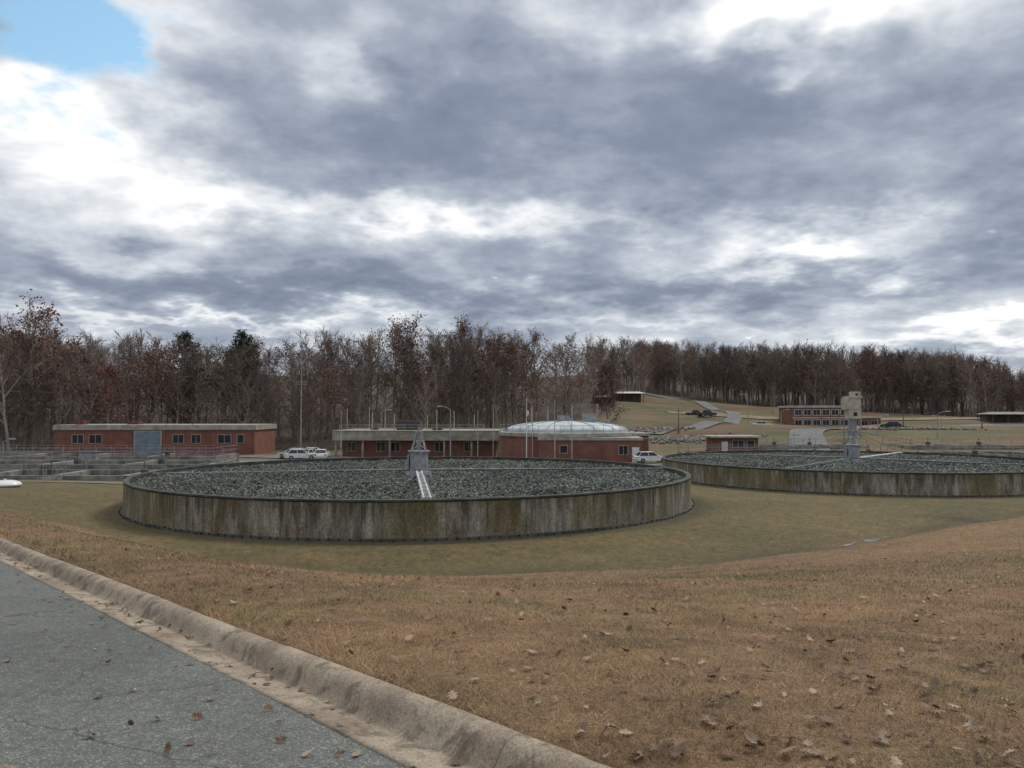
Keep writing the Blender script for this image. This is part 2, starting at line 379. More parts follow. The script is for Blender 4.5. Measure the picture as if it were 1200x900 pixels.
# ------------------------------------------------------------ filter tanks
IV=np.array([(1,0,0),(-1,0,0),(0,1,0),(0,-1,0),(0,0,1),(0,0,-1.)]); IF=np.array([(0,2,4),(2,1,4),(1,3,4),(3,0,4),(2,0,5),(1,2,5),(3,1,5),(0,3,5)])
def rocks_mesh(Rr,nrock,seed,arms):
    r=np.random.default_rng(seed)
    rad=Rr*np.sqrt(r.uniform(0,1,nrock)); th=r.uniform(0,2*np.pi,nrock)
    cx=rad*np.cos(th);cy=rad*np.sin(th)
    sz=r.uniform(.07,.145,nrock)
    dirs=r.normal(size=(nrock,3,3)); q,_=np.linalg.qr(dirs)
    sc=r.uniform(.6,1.25,(nrock,1,3))
    jit=1+r.normal(0,.2,(nrock,len(IV),1))
    V=(IV[None]*jit*sc)@q*sz[:,None,None]
    cz=r.normal(0,.035,nrock)+.04*np.sin(cx*1.1)*np.sin(cy*.9+1)
    V+=np.stack([cx,cy,cz],-1)[:,None,:]
    Fc=(IF[None]+np.arange(nrock)[:,None,None]*len(IV)).reshape(-1,3)
    b_=r.uniform(.4,1.45,nrock)[:,None]**1.5
    base=np.array([.096,.103,.09])*b_
    g_=r.uniform(0,1,nrock)[:,None]; base=np.where(g_>.75,base*np.array([.85,1.02,.72]),base)
    base=base*np.clip(.95+.3*np.sin(cx*.5+1.5*np.sin(cy*.3))*np.sin(cy*.4+cx*.13),.6,1.3)[:,None]
    for a,wd,pr in arms:
        dx=cx*math.cos(a)+cy*math.sin(a); dy=-cx*math.sin(a)+cy*math.cos(a)
        m=(dx>0)&(np.abs(dy)<wd*r.uniform(.3,1.5,nrock))&(r.uniform(size=nrock)<pr)
        base[m]=np.array([.5,.52,.5])*r.uniform(.4,1,m.sum())[:,None]
    return V.reshape(-1,3),Fc,np.repeat(base,len(IV),0)
rockdata=None
def tank(cx,cy,z0,wh,Rr,rot,nrock,seed):
    global rockdata
    e=empty('trickling_filter_tank',(cx,cy,z0))
    npan=118; vs=[];fs=[]
    ang=[]
    for i in range(npan):
        a0=2*math.pi*i/npan; w=2*math.pi/npan; g_=.014/Rr
        ang+=[(a0+g_*1.6,Rr),(a0+w*.5,Rr),(a0+w-g_*1.6,Rr),(a0+w-g_*.6,Rr-.02),(a0+w+g_*.6,Rr-.02)]
    zs=[-.6,0,.25,wh*.5,wh-.14]
    m=len(ang);k=len(zs)
    for a,r_ in ang:
        for z in zs: vs.append((r_*math.cos(a),r_*math.sin(a),z))
    for i in range(m):
        j=(i+1)%m
        for q in range(k-1): fs.append([i*k+q,j*k+q,j*k+q+1,i*k+q+1])
    me=bpy.data.meshes.new('outer_wall'); me.from_pydata(vs,[],fs); me.materials.append(M_wall)
    uvl=me.uv_layers.new(name='UVMap')
    for p in me.polygons:
        i=p.index//(k-1)
        for li in p.loop_indices:
            vi=me.loops[li].vertex_index; c=vi//k; aa=ang[c][0]
            if i==m-1 and c==0: aa+=2*math.pi
            uvl.data[li].uv=(aa*Rr,vs[vi][2]*2/wh)
    link(bpy.data.objects.new('outer_wall',me),e)
    b_=MB(); b_.lathe([(Rr-.005,wh-.101),(Rr+.03,wh-.1),(Rr+.03,wh-.02),(Rr+.01,wh),(Rr-.28,wh),(Rr-.3,wh-.02),(Rr-.3,wh-.9)],180,0)
    b_.obj('rim_coping',[M_dkconc],e)
    b_=MB(); b_.lathe([(Rr+.01,.14),(Rr+.16,.12),(Rr+.2,.02),(Rr+.2,-.5)],180,0)
    b_.obj('footing',[M_dkconc],e)
    b_=MB()
    for i in range(236):
        a=2*math.pi*i/236+rng.normal(0,.002)
        c,s=math.cos(a),math.sin(a); r_=Rr+.16; zz=.1+rng.normal(0,.02)
        b_.tube((r_*c,r_*s,zz+.02),((r_+.07)*c,(r_+.07)*s,zz),.045,.04,6,0)
    b_.obj('underdrain_vents',[M_dark],e)
    ml=wh-.34
    b_=MB(); b_.lathe([(0.01,ml-.06),(Rr-.29,ml-.06)],120,0); b_.obj('media_bed',[M_dkconc],e)
    arms=[(-math.pi/2,.33,.6),(math.pi/2,.3,.3)]
    if rockdata is None:
        V,Fc,ti=rocks_mesh(Rr-.38,nrock,seed,arms)
        o=mesh_np('stone_media',V,Fc,[M_rock],tint=ti,parent=e); rockdata=o.data
    else: o=link(bpy.data.objects.new('stone_media',rockdata),e)
    o.location=(0,0,ml-.02); o.rotation_euler=(0,0,rot)
    b_=MB()
    b_.tube((0,0,ml-.1),(0,0,ml+.35),1.0,.9,20); b_.tube((0,0,ml+.35),(0,0,ml+1.7),.68,.66,20)
    b_.tube((0,0,ml+1.7),(0,0,ml+1.8),.8,.8,20)
    b_.obj('centre_column',[M_steel],e)
    b_=MB(); b_.box(-.8,-.69,-.3,.3,ml+.5,ml+1.5); b_.box(-.25,.25,-.78,-.66,ml+.5,ml+1.45)
    for sx,sy in((-.5,-.5),(.5,-.5),(.5,.5),(-.5,.5)):
        b_.tube((sx,sy,ml+1.8),(sx*.25,sy*.25,ml+3.2),.05,.04,6)
        b_.tube((sx*.65,sy*.65,ml+2.5),(-sy*.65,sx*.65,ml+2.5),.03,.03,5)
        b_.tube((sx,sy,ml+1.8),(-sy*.65,sx*.65,ml+2.5),.03,.03,5)
    b_.tube((0,0,ml+1.8),(0,0,ml+3.45),.09,.07,8); b_.box(-.3,.3,-.12,.12,ml+3.0,ml+3.2)
    b_.obj('stay_mast',[M_steel],e)
    b_=MB(); wd=MB(); st=MB(); nz=MB(); AL=Rr-.9
    for q in range(4):
        a=rot+q*math.pi/2; c,s=math.cos(a),math.sin(a)
        def L(r_,o_,z): return (r_*c-o_*s,r_*s+o_*c,ml+z)
        wide=(q==3)
        if wide:
            for o_ in(-.17,.17): wd.tube(L(.6,o_,.36),L(AL,o_,.3),.07,.06,8,0)
            for i in range(26):
                r_=1+i*(AL-1.2)/25; wd.tube(L(r_,-.17,.35),L(r_+.35,.17,.35),.03,.03,5,0)
        else:
            b_.tube(L(.6,0,.42),L(AL*.5,0,.38),.085,.07,8,0); b_.tube(L(AL*.5,0,.38),L(AL,0,.34),.06,.045,8,0)
        for i in range(30):
            r_=1.2+i*(AL-1.6)/29; nz.tube(L(r_,.1 if not wide else .22,.36),L(r_,.2 if not wide else .34,.27),.035,.05,6,0)
        for f_ in(.35,.7,.97): st.tube(L(AL*f_,0,.4),(0,0,ml+3.2),.012,.012,4,0)
    b_.obj('distributor_arms',[M_arm],e); wd.obj('feed_arm',[M_wpipe],e); st.obj('stay_rods',[M_dksteel],e); nz.obj('spray_nozzles',[M_arm],e)
    return e
tank(-6.74,57.6,0,2.0,19.2,R(8),46000,3)
tank(34.9,81.5,-.4,1.9,19.2,R(140),0,4)

# ------------------------------------------------------------ buildings
def window(fr,gl,x0,x1,z0,z1,y,mull=1,t=.07):
    gl.box(x0,x1,y-.015,y+.02,z0,z1,0)
    fr.box(x0-t,x0,y-.06,y+.01,z0-t,z1+t); fr.box(x1,x1+t,y-.06,y+.01,z0-t,z1+t)
    fr.box(x0,x1,y-.06,y+.01,z1,z1+t); fr.box(x0,x1,y-.09,y+.01,z0-t,z0)
    for i in range(mull):
        xm=x0+(x1-x0)*(i+1)/(mull+1); fr.box(xm-.03,xm+.03,y-.05,y-.016,z0,z1)
def finish(e,wl,rf,fr,gl,rm=None):
    wl.obj('walls',[M_brick],e); rf.obj('roof',[rm or M_fascia],e,bevel=.02)
    if fr.v: fr.obj('window_frames',[M_trim],e)
    if gl.v: gl.obj('window_glass',[M_glass],e)

Y=137; x0=X(65,Y); w=34.2
zb=-1.0; e=empty('brick_building',(x0,Y,zb),R(1.5))
wl,rf,fr,gl=MB(),MB(),MB(),MB()
H=5.0
wl.box(0,w,0,13,-1,H-.75)
rf.box(-.25,w+.25,-.25,13.25,H-.75,H+.05); rf.box(-.1,w+.1,-.1,13.1,H+.05,H+.15)
for a,b2 in ((3.0,4.9),(5.9,8.0),(20.2,22.0),(23.4,24.9),(27.9,30.1)):
    window(fr,gl,a,b2,2.0,3.4,0,1)
window(fr,gl,31.2,32.3,2.0,3.4,0,0)
for a in (1.5,9.6,12.9,18.5,26.2,33.4): wl.box(a,a+.35,-.09,-.003,0,H-.76)
finish(e,wl,rf,fr,gl)
d_=MB(); d_.box(13.8,18.0,-.06,0.01,.1,3.9)
for i in range(9): d_.box(13.9,17.9,-.1,-.061,.2+i*.41,.5+i*.41)
d_.obj('roller_door',[M_blue],e)
d_=MB(); d_.box(13.5,13.8,-.12,.01,0,4.14);d_.box(18.0,18.3,-.12,.01,0,4.14);d_.box(13.8,18.0,-.12,.01,3.9,4.14);d_.obj('door_frame',[M_steel],e)
d_=MB(); d_.box(2,3.4,3,4.2,H+.15,H+.9); d_.tube((3,2,H+.1),(3,2,H+1.4),.15,.15,8); d_.box(10,12,5,7,H+.15,H+.6); d_.tube((22,4,H+.1),(22,4,H+.9),.12,.12,8); d_.obj('roof_vents',[M_rust],e)

Y=126; x0=X(390,Y); w=X(588,Y)-x0; zb=-.8; e=empty('flat_roofed_building',(x0,Y,zb),R(-2))
wl,rf,fr,gl=MB(),MB(),MB(),MB(); H=4.1
wl.box(1.2,w-1,1.6,14,-1,H-1.3)
rf.box(0,w,0,15,H-1.45,H); rf.box(-.08,w+.08,-.08,15.08,H,H+.12)
for i in range(10):
    xx=2+i*2.35
    if i in(0,2,3,6,8): window(fr,gl,xx,xx+1.4,.9,2.3,1.6,1)
for i in range(7): rf.box(.3+i*(w-.9)/6,.6+i*(w-.9)/6,.2,.5,-.5,H-1.451)
wl.obj('walls',[M_brick],e); rf.obj('roof',[M_tan],e); fr.obj('window_frames',[M_trim],e); gl.obj('window_glass',[M_glass],e)
d_=MB(); d_.box(9.5,13.3,4,7,H+.12,H+1.6); d_.box(9.8,11.0,3.5,4,H+.12,H+1.1); d_.box(15.5,17,3,4.4,H+.12,H+.8); d_.box(5,6.2,5,6,H+.12,H+.7)
for i in range(5): d_.box(9.6,13.2,3.93,3.998,H+.3+i*.25,H+.42+i*.25)
d_.obj('rooftop_units',[M_dksteel],e)
d_=MB()
for xx,hh in((1.6,3.6),(5.7,3.0),(7.8,3.9),(9.3,2.8),(14.7,2.6),(16.2,3.4),(19.0,3.2),(22.3,2.7)): d_.tube((xx,3,H+.1),(xx,3,H+hh),.08,.07,6)
for i in range(12): d_.tube((1+i*2.1,.5,H+.1),(1+i*2.1,.5,H+1.0),.03,.03,5)
d_.tube((1,.5,H+1.0),(24.1,.5,H+1.0),.03,.03,5); d_.tube((1,.5,H+.6),(24.1,.5,H+.6),.025,.025,5)
d_.obj('vent_pipes_and_rail',[M_trim],e)

Yc=122; e=empty('domed_digester_tank',(X(664,Yc),Yc,-.8))
b_=MB(); b_.lathe([(10.2,-.8),(10.2,3.6)],24,0); b_.obj('brick_drum',[M_brick],e)
b_=MB(); b_.lathe([(10.1,3.601),(10.42,3.6),(10.42,4.1),(10.2,4.2),(9.7,4.2)],24,0); b_.obj('concrete_ring_beam',[M_fascia],e)
b_=MB(); pf=[(9.3,4.1),(9.2,4.55)]+[(9.2*math.cos(t),4.45+1.35*math.sin(t)) for t in np.linspace(.2,math.pi/2*.99,8)]; b_.lathe(pf,32,0); b_.obj('dome_roof',[M_alu],e)
b_=MB()
for i in range(16):
    a=2*math.pi*i/16
    for q in range(1,len(pf)-1):
        b_.tube((pf[q][0]*math.cos(a),pf[q][0]*math.sin(a),pf[q][1]+.03),(pf[q+1][0]*math.cos(a),pf[q+1][0]*math.sin(a),pf[q+1][1]+.03),.05,.05,4,cap=False)
for i in range(40):
    a=2*math.pi*i/40; c,s=10.2*math.cos(a),10.2*math.sin(a); a2=a+2*math.pi/40
    b_.tube((c,s,4.15),(c,s,5.2),.03,.03,5)
    for z in(4.7,5.2): b_.tube((c,s,z),(10.2*math.cos(a2),10.2*math.sin(a2),z),.025,.025,4)
b_.tube((0,0,5.7),(0,0,6.6),.45,.45,12); b_.box(-.9,.9,-.9,.9,5.8,6.2)
b_.box(2.2,4.2,-3,-2,5.4,6.9); b_.box(-1.5,-.4,-2,-1,5.7,6.6); b_.box(5.4,6.2,-3,-2,5.1,6.0); b_.tube((-3,-2,5.5),(-3,-2,8),.1,.1,8); b_.tube((4.6,-1,5.2),(4.6,-1,8.4),.09,.09,8); b_.tube((.8,-1,5.7),(.8,-1,8.1),.08,.08,8); b_.tube((-5.5,-3,4.9),(-5.5,-3,7.8),.08,.08,8); b_.tube((-1.8,-4,5.4),(3.6,-4,5.4),.1,.1,8)
b_.obj('dome_ribs_and_railing',[M_steel],e)
Y=110; e=empty('brick_annex_building',(X(598,Y),Y+2,-.8),R(-4))
wl,rf,fr,gl=MB(),MB(),MB(),MB()
wl.box(4,18.3,0,9,-1,3.15); rf.box(3.85,18.5,-.18,9.2,3.15,3.55)
window(fr,gl,15.2,16.4,1.2,2.4,0,1); window(fr,gl,7,8,1.4,2.4,0,0)
for a in (9.3,12.8): wl.box(a,a+.25,-.06,-.003,0,3.149)
finish(e,wl,rf,fr,gl)
d_=MB(); d_.box(17,18,-.08,.01,0,2.2); d_.obj('door',[M_white],e)
e=empty('pump_house',(X(742,118),118,-.8))
wl,rf,fr,gl=MB(),MB(),MB(),MB(); wl.box(-2.5,2.2,0,6,-1,3.6); rf.box(-2.7,2.4,-.2,6.2,3.6,4.0); window(fr,gl,-1.2,.6,1.4,2.6,0,1); finish(e,wl,rf,fr,gl)

Y=130; e=empty('brick_pump_station',(X(838,Y),Y,g(X(864,Y),Y)))
wl,rf,fr,gl=MB(),MB(),MB(),MB()
wl.box(0,7.0,0,6,-1,2.7); rf.box(-.7,7.7,-.7,6.7,2.7,3.0)
window(fr,gl,2.8,4.6,1.1,2.3,0,1); window(fr,gl,5.2,6.3,1.1,2.3,0,0); finish(e,wl,rf,fr,gl)
d_=MB(); d_.box(1,2,-.05,.01,0,2.1); d_.obj('door',[M_white],e)

Y=220; zb=Z(501,Y)-.2; e=empty('two_storey_brick_building',(X(927,Y),Y,zb),R(-3))
wl,rf,fr,gl=MB(),MB(),MB(),MB(); w=16
wl.box(0,w,0,12,-3,5.7); rf.box(-.3,w+.3,-.3,12.3,5.7,6.3)
for i in range(6):
    for z in (.9,3.7): window(fr,gl,1.0+i*2.5,2.8+i*2.5,z,z+1.4,0,1,.2)
rf.box(.3,w-.3,-.08,-.003,2.75,3.1)
wl.box(w+.01,w+9,2,10,-3,2.8); rf.box(w+.35,w+9.3,1.7,10.3,2.8,3.15)
for i in range(3): window(fr,gl,w+1.2+i*2.6,w+2.8+i*2.6,.8,2.1,2,1)
finish(e,wl,rf,fr,gl,M_trim)

Y=152; xc=X(998,Y); zb=g(xc,Y); zt=Z(459,Y); h=zt-zb; e=empty('elevator_tower',(xc,Y,zb))
b_=MB(); b_.box(-1.0,1.3,-1.2,1.2,h*.42,h*.85,0); b_.box(-1.5,.9,-1.3,1.3,h*.62,h*.86,0); b_.box(-1.2,1.5,-1.4,1.4,h*.86,h*.9,0); b_.box(-.1,1.35,-1,1,h*.9,h,0)
b_.obj('cladding',[M_beige],e,bevel=.03)
b_=MB()
for sx in(-1.1,1.2):
    for sy in(-1.1,1.1): b_.tube((sx,sy,-.5),(sx,sy,h*.45),.14,.14,6)
b_.tube((-1.1,-1.1,.2),(1.2,-1.1,h*.4),.06,.06,5); b_.tube((1.2,-1.1,.2),(-1.1,-1.1,h*.4),.06,.06,5); b_.box(-.5,.5,-.5,.5,0,h*.42)
for i in range(14): b_.tube((-1.25,-1.42,h*.1+i*.5),(-.85,-1.42,h*.1+i*.5),.025,.025,4)
b_.obj('steel_legs_and_ladder',[M_steel],e)
b_=MB(); b_.box(-.2,.5,-1.235,-1.202,h*.48,h*.56,0); b_.box(.3,.8,-1.04,-1.002,h*.92,h*.96,0); b_.obj('louvres',[M_dark],e)

def shed(name,px,py_top,Y,w,d,h,roofm):
    x=X(px,Y); zt=Z(py_top,Y); gz_=g(x,Y); h=max(h,zt-gz_)
    e=empty(name,(x,Y,gz_))
    b_=MB()
    for sx in np.linspace(-w/2+.2,w/2-.2,4):
        for sy in(.2,d-.2): b_.tube((sx,sy,-1),(sx,sy,h-.6),.12,.12,6)
    b_.box(-w/2+.5,w/2-.5,d*.5,d-.5,-1,h-.61); b_.obj('posts_and_back_wall',[M_pile],e)
    b_=MB(); b_.add([(-w/2-.4,-.4,h-.6),(w/2+.4,-.4,h-.6),(w/2+.4,d+.4,h-.6),(-w/2-.4,d+.4,h-.6),(-w/2+1,d/2,h),(w/2-1,d/2,h)],[[0,1,5,4],[2,3,4,5],[1,2,5],[3,0,4],[3,2,1,0]],0)
    b_.obj('roof',[roofm],e)
shed('open_shed',1190,491,205,12,7,3,M_roof); shed('hilltop_shed',738,462,245,9,6,3.2,M_white); shed('hilltop_shed',706,466,236,5,4,2.6,M_trim)

# ------------------------------------------------------------ basins with railings
def rail(b_,p0,p1,z,h=1.05,step=2.0,r=.03):
    p0=Vector((*p0,z));p1=Vector((*p1,z));L=(p1-p0).length;m=max(1,int(L/step))
    for i in range(m+1):
        p=p0.lerp(p1,i/m); b_.tube(p,p+Vector((0,0,h)),r,r,4,cap=False)
    for hh in(h,h*.55): b_.tube(p0+Vector((0,0,hh)),p1+Vector((0,0,hh)),r,r,4,cap=False)
def basin(x0,x1,y0,y1,zb,h,ncell,fill=.6,cross=True):
    e=empty('settling_basin',(0,0,0)); b_=MB(); wt=.45; z0=zb-1.5; z1=zb+h
    b_.box(x0,x1,y0,y0+wt,z0,z1); b_.box(x0,x1,y1-wt,y1,z0,z1)
    b_.box(x0,x0+wt,y0+wt,y1-wt,z0,z1); b_.box(x1-wt,x1,y0+wt,y1-wt,z0,z1)
    for i in range(1,ncell):
        xm=x0+(x1-x0)*i/ncell; b_.box(xm-.35,xm+.35,y0+wt,y1-wt,z0,z1-.003)
        b_.box(xm-.2,xm+.2,y0-.3,y0-.002,z0,z1-.1)
    b_.obj('concrete_walls',[M_conc],e)
    b_=MB(); b_.add([(x0+.1,y0+.1,z1-fill),(x1-.1,y0+.1,z1-fill),(x1-.1,y1-.1,z1-fill),(x0+.1,y1-.1,z1-fill)],[[0,1,2,3]],0); b_.obj('water_surface',[M_water],e)
    b_=MB(); i_=.17
    rail(b_,(x0+i_,y1-i_),(x1-i_,y1-i_),z1)
    if cross:
        rail(b_,(x0+i_,y0+i_),(x1-i_,y0+i_),z1);rail(b_,(x0+i_,y0+i_),(x0+i_,y1-i_),z1);rail(b_,(x1-i_,y0+i_),(x1-i_,y1-i_),z1)
    b_.obj('handrails',[M_steel],e)
    b_=MB()
    for i in range(4):
        xx=x0+(x1-x0)*(i+.4)/4; b_.box(xx-.25,xx+.25,y0+.5,y0+1,z1,z1+.6); b_.tube((xx,y0+.7,z1+.6),(xx,y0+.7,z1+1.3),.05,.05,6); b_.tube((xx-.25,y0+.7,z1+.95),(xx+.25,y0+.7,z1+.95),.03,.03,6)
    b_.obj('gate_actuators',[M_dksteel],e)
basin(-66,-30,76,84,-.4,.6,5,fill=.5); basin(-68,-32,84.2,92,-.4,1.15,4,fill=.6,cross=False); basin(-78,-36,97,105,-.6,1.5,5,fill=.5); basin(-98,-80,88,100,-.5,1.3,3)
basin(26,58,118,125,-.7,.9,5); basin(62,98,112,122,-.6,.9,5); basin(36,60,134,140,-.2,.9,4); basin(66,100,132,142,-.1,.9,4); basin(102,135,118,132,-.4,.9,4)
for xx_,yy_,zz_ in ((-44,74.2,-.6),(-57,95.2,-.55)):
    e=empty('concrete_steps',(xx_,yy_,zz_)); b_=MB()
    for i in range(6): b_.box(-1.2,1.2,i*.3,i*.3+.3,-.4,.14*(i+1))
    rail(b_,(-1.2,0),(-1.2,1.8),.5,1.0,.9); rail(b_,(1.2,0),(1.2,1.8),.5,1.0,.9)
    b_.obj('treads',[M_conc],e)
e=empty('control_cabinet',(-50,94,-.5)); b_=MB(); b_.box(-1,1,-.4,.4,0,2.1); b_.box(-1.15,1.15,-.6,.55,2.1,2.2); b_.box(-.02,.02,-.43,-.401,.1,2.0); b_.tube((.3,-.42,1),(.3,-.5,1),.04,.04,6); b_.obj('cabinet',[M_steel],e)

xh,yh=X(8,62),62.0
e=empty('vent_hatch',(xh,yh,g(xh,yh)))
b_=MB(); b_.lathe([(1.05,-.2),(1.05,.15)],28,0); b_.obj('concrete_riser',[M_conc],e)
b_=MB(); b_.lathe([(1.15,.15),(1.15,.25),(1.0,.4),(.6,.52),(.01,.56)],28,0); b_.tube((0,0,.54),(0,0,.65),.1,.1,8); b_.obj('white_lid',[M_white],e)
drape('concrete_path',[(-75,66),(-50,69),(-34,70)],1.0,M_conc,.06)

def riprap(cx,cy,rx,ry,nn_,sd):
    r=np.random.default_rng(sd); V=[];Fs=[]
    x=cx+r.normal(0,rx,nn_); y=cy+r.normal(0,ry,nn_); z=ground(x,y)
    for i in range(nn_):
        q,_=np.linalg.qr(r.normal(size=(3,3))); P=(IV*(1+r.normal(0,.2,(6,1))))@q*r.uniform(.2,.55)+np.array([x[i],y[i],z[i]+.2])
        V.append(P); Fs.append(IF+6*i)
    mesh_np('riprap',np.concatenate(V),np.concatenate(Fs),[M_stonep])
riprap(X(812,160),160,5,2.5,420,1); riprap(X(765,175),176,4,2,200,2); riprap(X(1065,170),170,6,1.5,260,3)

# ------------------------------------------------------------ poles, lamps
def lamp(px,py_top,Y,arm=1.6,dbl=False,side=1):
    x=X(px,Y); zb=g(x,Y); zt=Z(py_top,Y); e=empty('street_lamp',(x,Y,zb)); h=zt-zb
    b_=MB(); b_.tube((0,0,-.3),(0,0,h-.5),.11,.07,8); b_.tube((0,0,-.2),(0,0,.25),.25,.2,8)
    for sd in ([1,-1] if dbl else [side]):
        pr=(0,0,h-.55)
        for q in range(1,6):
            t=q/5; p=(sd*arm*t,0,h-.55+.55*math.sin(t*math.pi/2)); b_.tube(pr,p,.05,.045,6); pr=p
    b_.obj('pole',[M_steel],e)
    b_=MB()
    for sd in ([1,-1] if dbl else [side]):
        x0=sd*arm; b_.box(min(x0-.1*sd,x0+.75*sd),max(x0-.1*sd,x0+.75*sd),-.17,.17,h-.1,h+.08,0,.04)
    b_.obj('lamp_head',[M_steel],e,bevel=.03)
lamp(528,476,118,1.3,False,-1); lamp(1098,482,150,1.7,False,1); lamp(1103,487,175,1.5,False,-1); lamp(1028,486,160,1.5,False,1); lamp(876,462,200,1.3,False,-1); lamp(716,476,140,1.3,False,1); lamp(5,514,115,1.0,False,1); lamp(915,480,190,1.2); lamp(447,480,145,1.1,False,1)
def pole(name,px,py_top,Y,r=.08,cross=None,mat=M_steel):
    x=X(px,Y); zb=g(x,Y); h=Z(py_top,Y)-zb; e=empty(name,(x,Y,zb))
    b_=MB(); b_.tube((0,0,-.3),(0,0,h),r*1.3,r*.6,8); b_.tube((0,0,-.2),(0,0,.2),r*2.4,r*2.4,8)
    b_.obj('shaft',[mat],e)
    b_=MB()
    if cross:
        for c in cross: b_.box(-.9,.9,-.05,.05,h-c,h-c+.12)
    b_.tube((0,0,h),(0,0,h+.15),r*1.2,r*.5,8); b_.obj('head_fittings',[mat],e)
pole('radio_mast',353,402,132,.11,[6.5,6.9],M_tan); pole('flagpole',617,468,112,.07,None,M_white); pole('flagpole',624,476,113,.06,None,M_trim)
pole('utility_pole',1058,482,185,.12,[.4],M_pile); pole('utility_pole',1150,490,185,.12,[.4],M_pile); pole('utility_pole',795,480,170,.11,[.4],M_pile)
pole('signpost',760,512,118,.06,[.3]); pole('signpost',930,508,126,.06,[.3])
pole('utility_pole',247,470,150,.13,[.5],M_pile); pole('lightning_rod_mast',400,484,124,.07,None,M_trim); pole('lightning_rod_mast',433,478,142,.08,None,M_trim); pole('lightning_rod_mast',650,470,109,.06,None,M_trim); pole('lightning_rod_mast',670,474,109.5,.06,None,M_trim); pole('utility_pole',697,474,150,.1,[.4],M_pile); pole('lightning_rod_mast',560,482,122,.06,None,M_trim); pole('lightning_rod_mast',578,476,121,.06,None,M_trim)
x=X(617,112); b_=MB()
zt=Z(468,112)
b_.add([(x+.06,112,zt-.3),(x+.5,112.1,zt-.7),(x+.35,112,zt-1.6),(x+.07,112,zt-1.5)],[[0,1,2,3]],0); b_.add([(x+.07,112,zt-1.52),(x+.34,112,zt-1.62),(x+.3,112,zt-2.2),(x+.06,112,zt-2.3)],[[0,1,2,3]],1)
b_.obj('flag',[M_rust,M_white])

# ------------------------------------------------------------ vehicles
def car(name,x,y,rz,paint,kind='car'):
    e=empty(name,(x,y,g(x,y)+.1),rz)
    b_=MB(); w=.9
    if kind=='car': pr=[(-2.15,.28),(-2.28,.55),(-2.2,.88),(-1.95,.97),(.85,.97),(1.9,.84),(2.22,.66),(2.25,.4),(2.1,.28)]
    else: pr=[(-2.6,.4),(-2.7,.7),(-2.65,1.12),(1.0,1.12),(2.3,1.05),(2.6,.85),(2.62,.5),(2.4,.4)]
    k=len(pr); vs=[(a,-w,z) for a,z in pr]+[(a,w,z) for a,z in pr]
    b_.add(vs,[list(range(k))[::-1],list(range(k,2*k))]+[[i,(i+1)%k,k+(i+1)%k,k+i] for i in range(k)])
    if kind=='car': bx=(-1.95,.95); tx_=(-1.45,.2); zb,zt=.965,1.45
    else: bx=(-.7,1.1); tx_=(-.55,.5); zb,zt=1.115,1.75
    b_.box(tx_[0]-.05,tx_[1]+.05,-.66,.66,zt-.01,zt+.06)
    for sy in(-1,1):
        for (xa,xb) in((bx[0],tx_[0]),(bx[1],tx_[1]),((bx[0]+bx[1])/2,(tx_[0]+tx_[1])/2)):
            b_.tube((xa,sy*.83,zb),(xb,sy*.67,zt),.045,.04,6)
        b_.box(bx[1]-.35,bx[1]-.15,min(sy*.85,sy*1.05),max(sy*.85,sy*1.05),zb-.03,zb+.12)
    b_.obj('body',[paint],e,bevel=.05)
    b_=MB(); gx0,gx1=bx; b_.add([(gx0,-.82,zb),(gx1,-.82,zb),(gx1,.82,zb),(gx0,.82,zb),(tx_[0],-.66,zt),(tx_[1],-.66,zt),(tx_[1],.66,zt),(tx_[0],.66,zt)],[[0,1,5,4],[1,2,6,5],[2,3,7,6],[3,0,4,7]])
    b_.obj('windows',[M_glass],e)
    b_=MB(); hb=MB()
    wx=(-1.4,1.42) if kind=='car' else (-1.7,1.75); wr=.33 if kind=='car' else .4
    for a in wx:
        for sy in(-1,1):
            b_.tube((a,sy*.72,wr),(a,sy*.93,wr),wr,wr,18); hb.tube((a,sy*.925,wr),(a,sy*.945,wr),wr*.6,wr*.55,12)
    b_.obj('tyres',[M_rubber],e); hb.obj('hubs',[M_steel],e)
    b_=MB(); xr=pr[2][0]-.03
    for sy in(-.72,.72): b_.box(xr-.03,xr+.08,sy-.15,sy+.15,.68,.85)
    b_.obj('tail_lamps',[M_tail],e)
for px_,yy_,rz_ in ((344,121,165),(353,117,20),(365,119.5,70),(377,118,100),(371,126,10)): car('parked_car',X(px_,yy_),yy_,R(rz_),M_white)
car('parked_car',X(762,108),108,R(10),M_white); car('parked_car',X(893,200),200,R(5),M_white)
car('parked_pickup_truck',X(828,215),215,R(20),M_darkcar,'truck'); car('parked_car',X(1043,185),185,R(160),M_darkcar); car('parked_pickup_truck',X(815,222),222,R(5),M_darkcar,'truck')

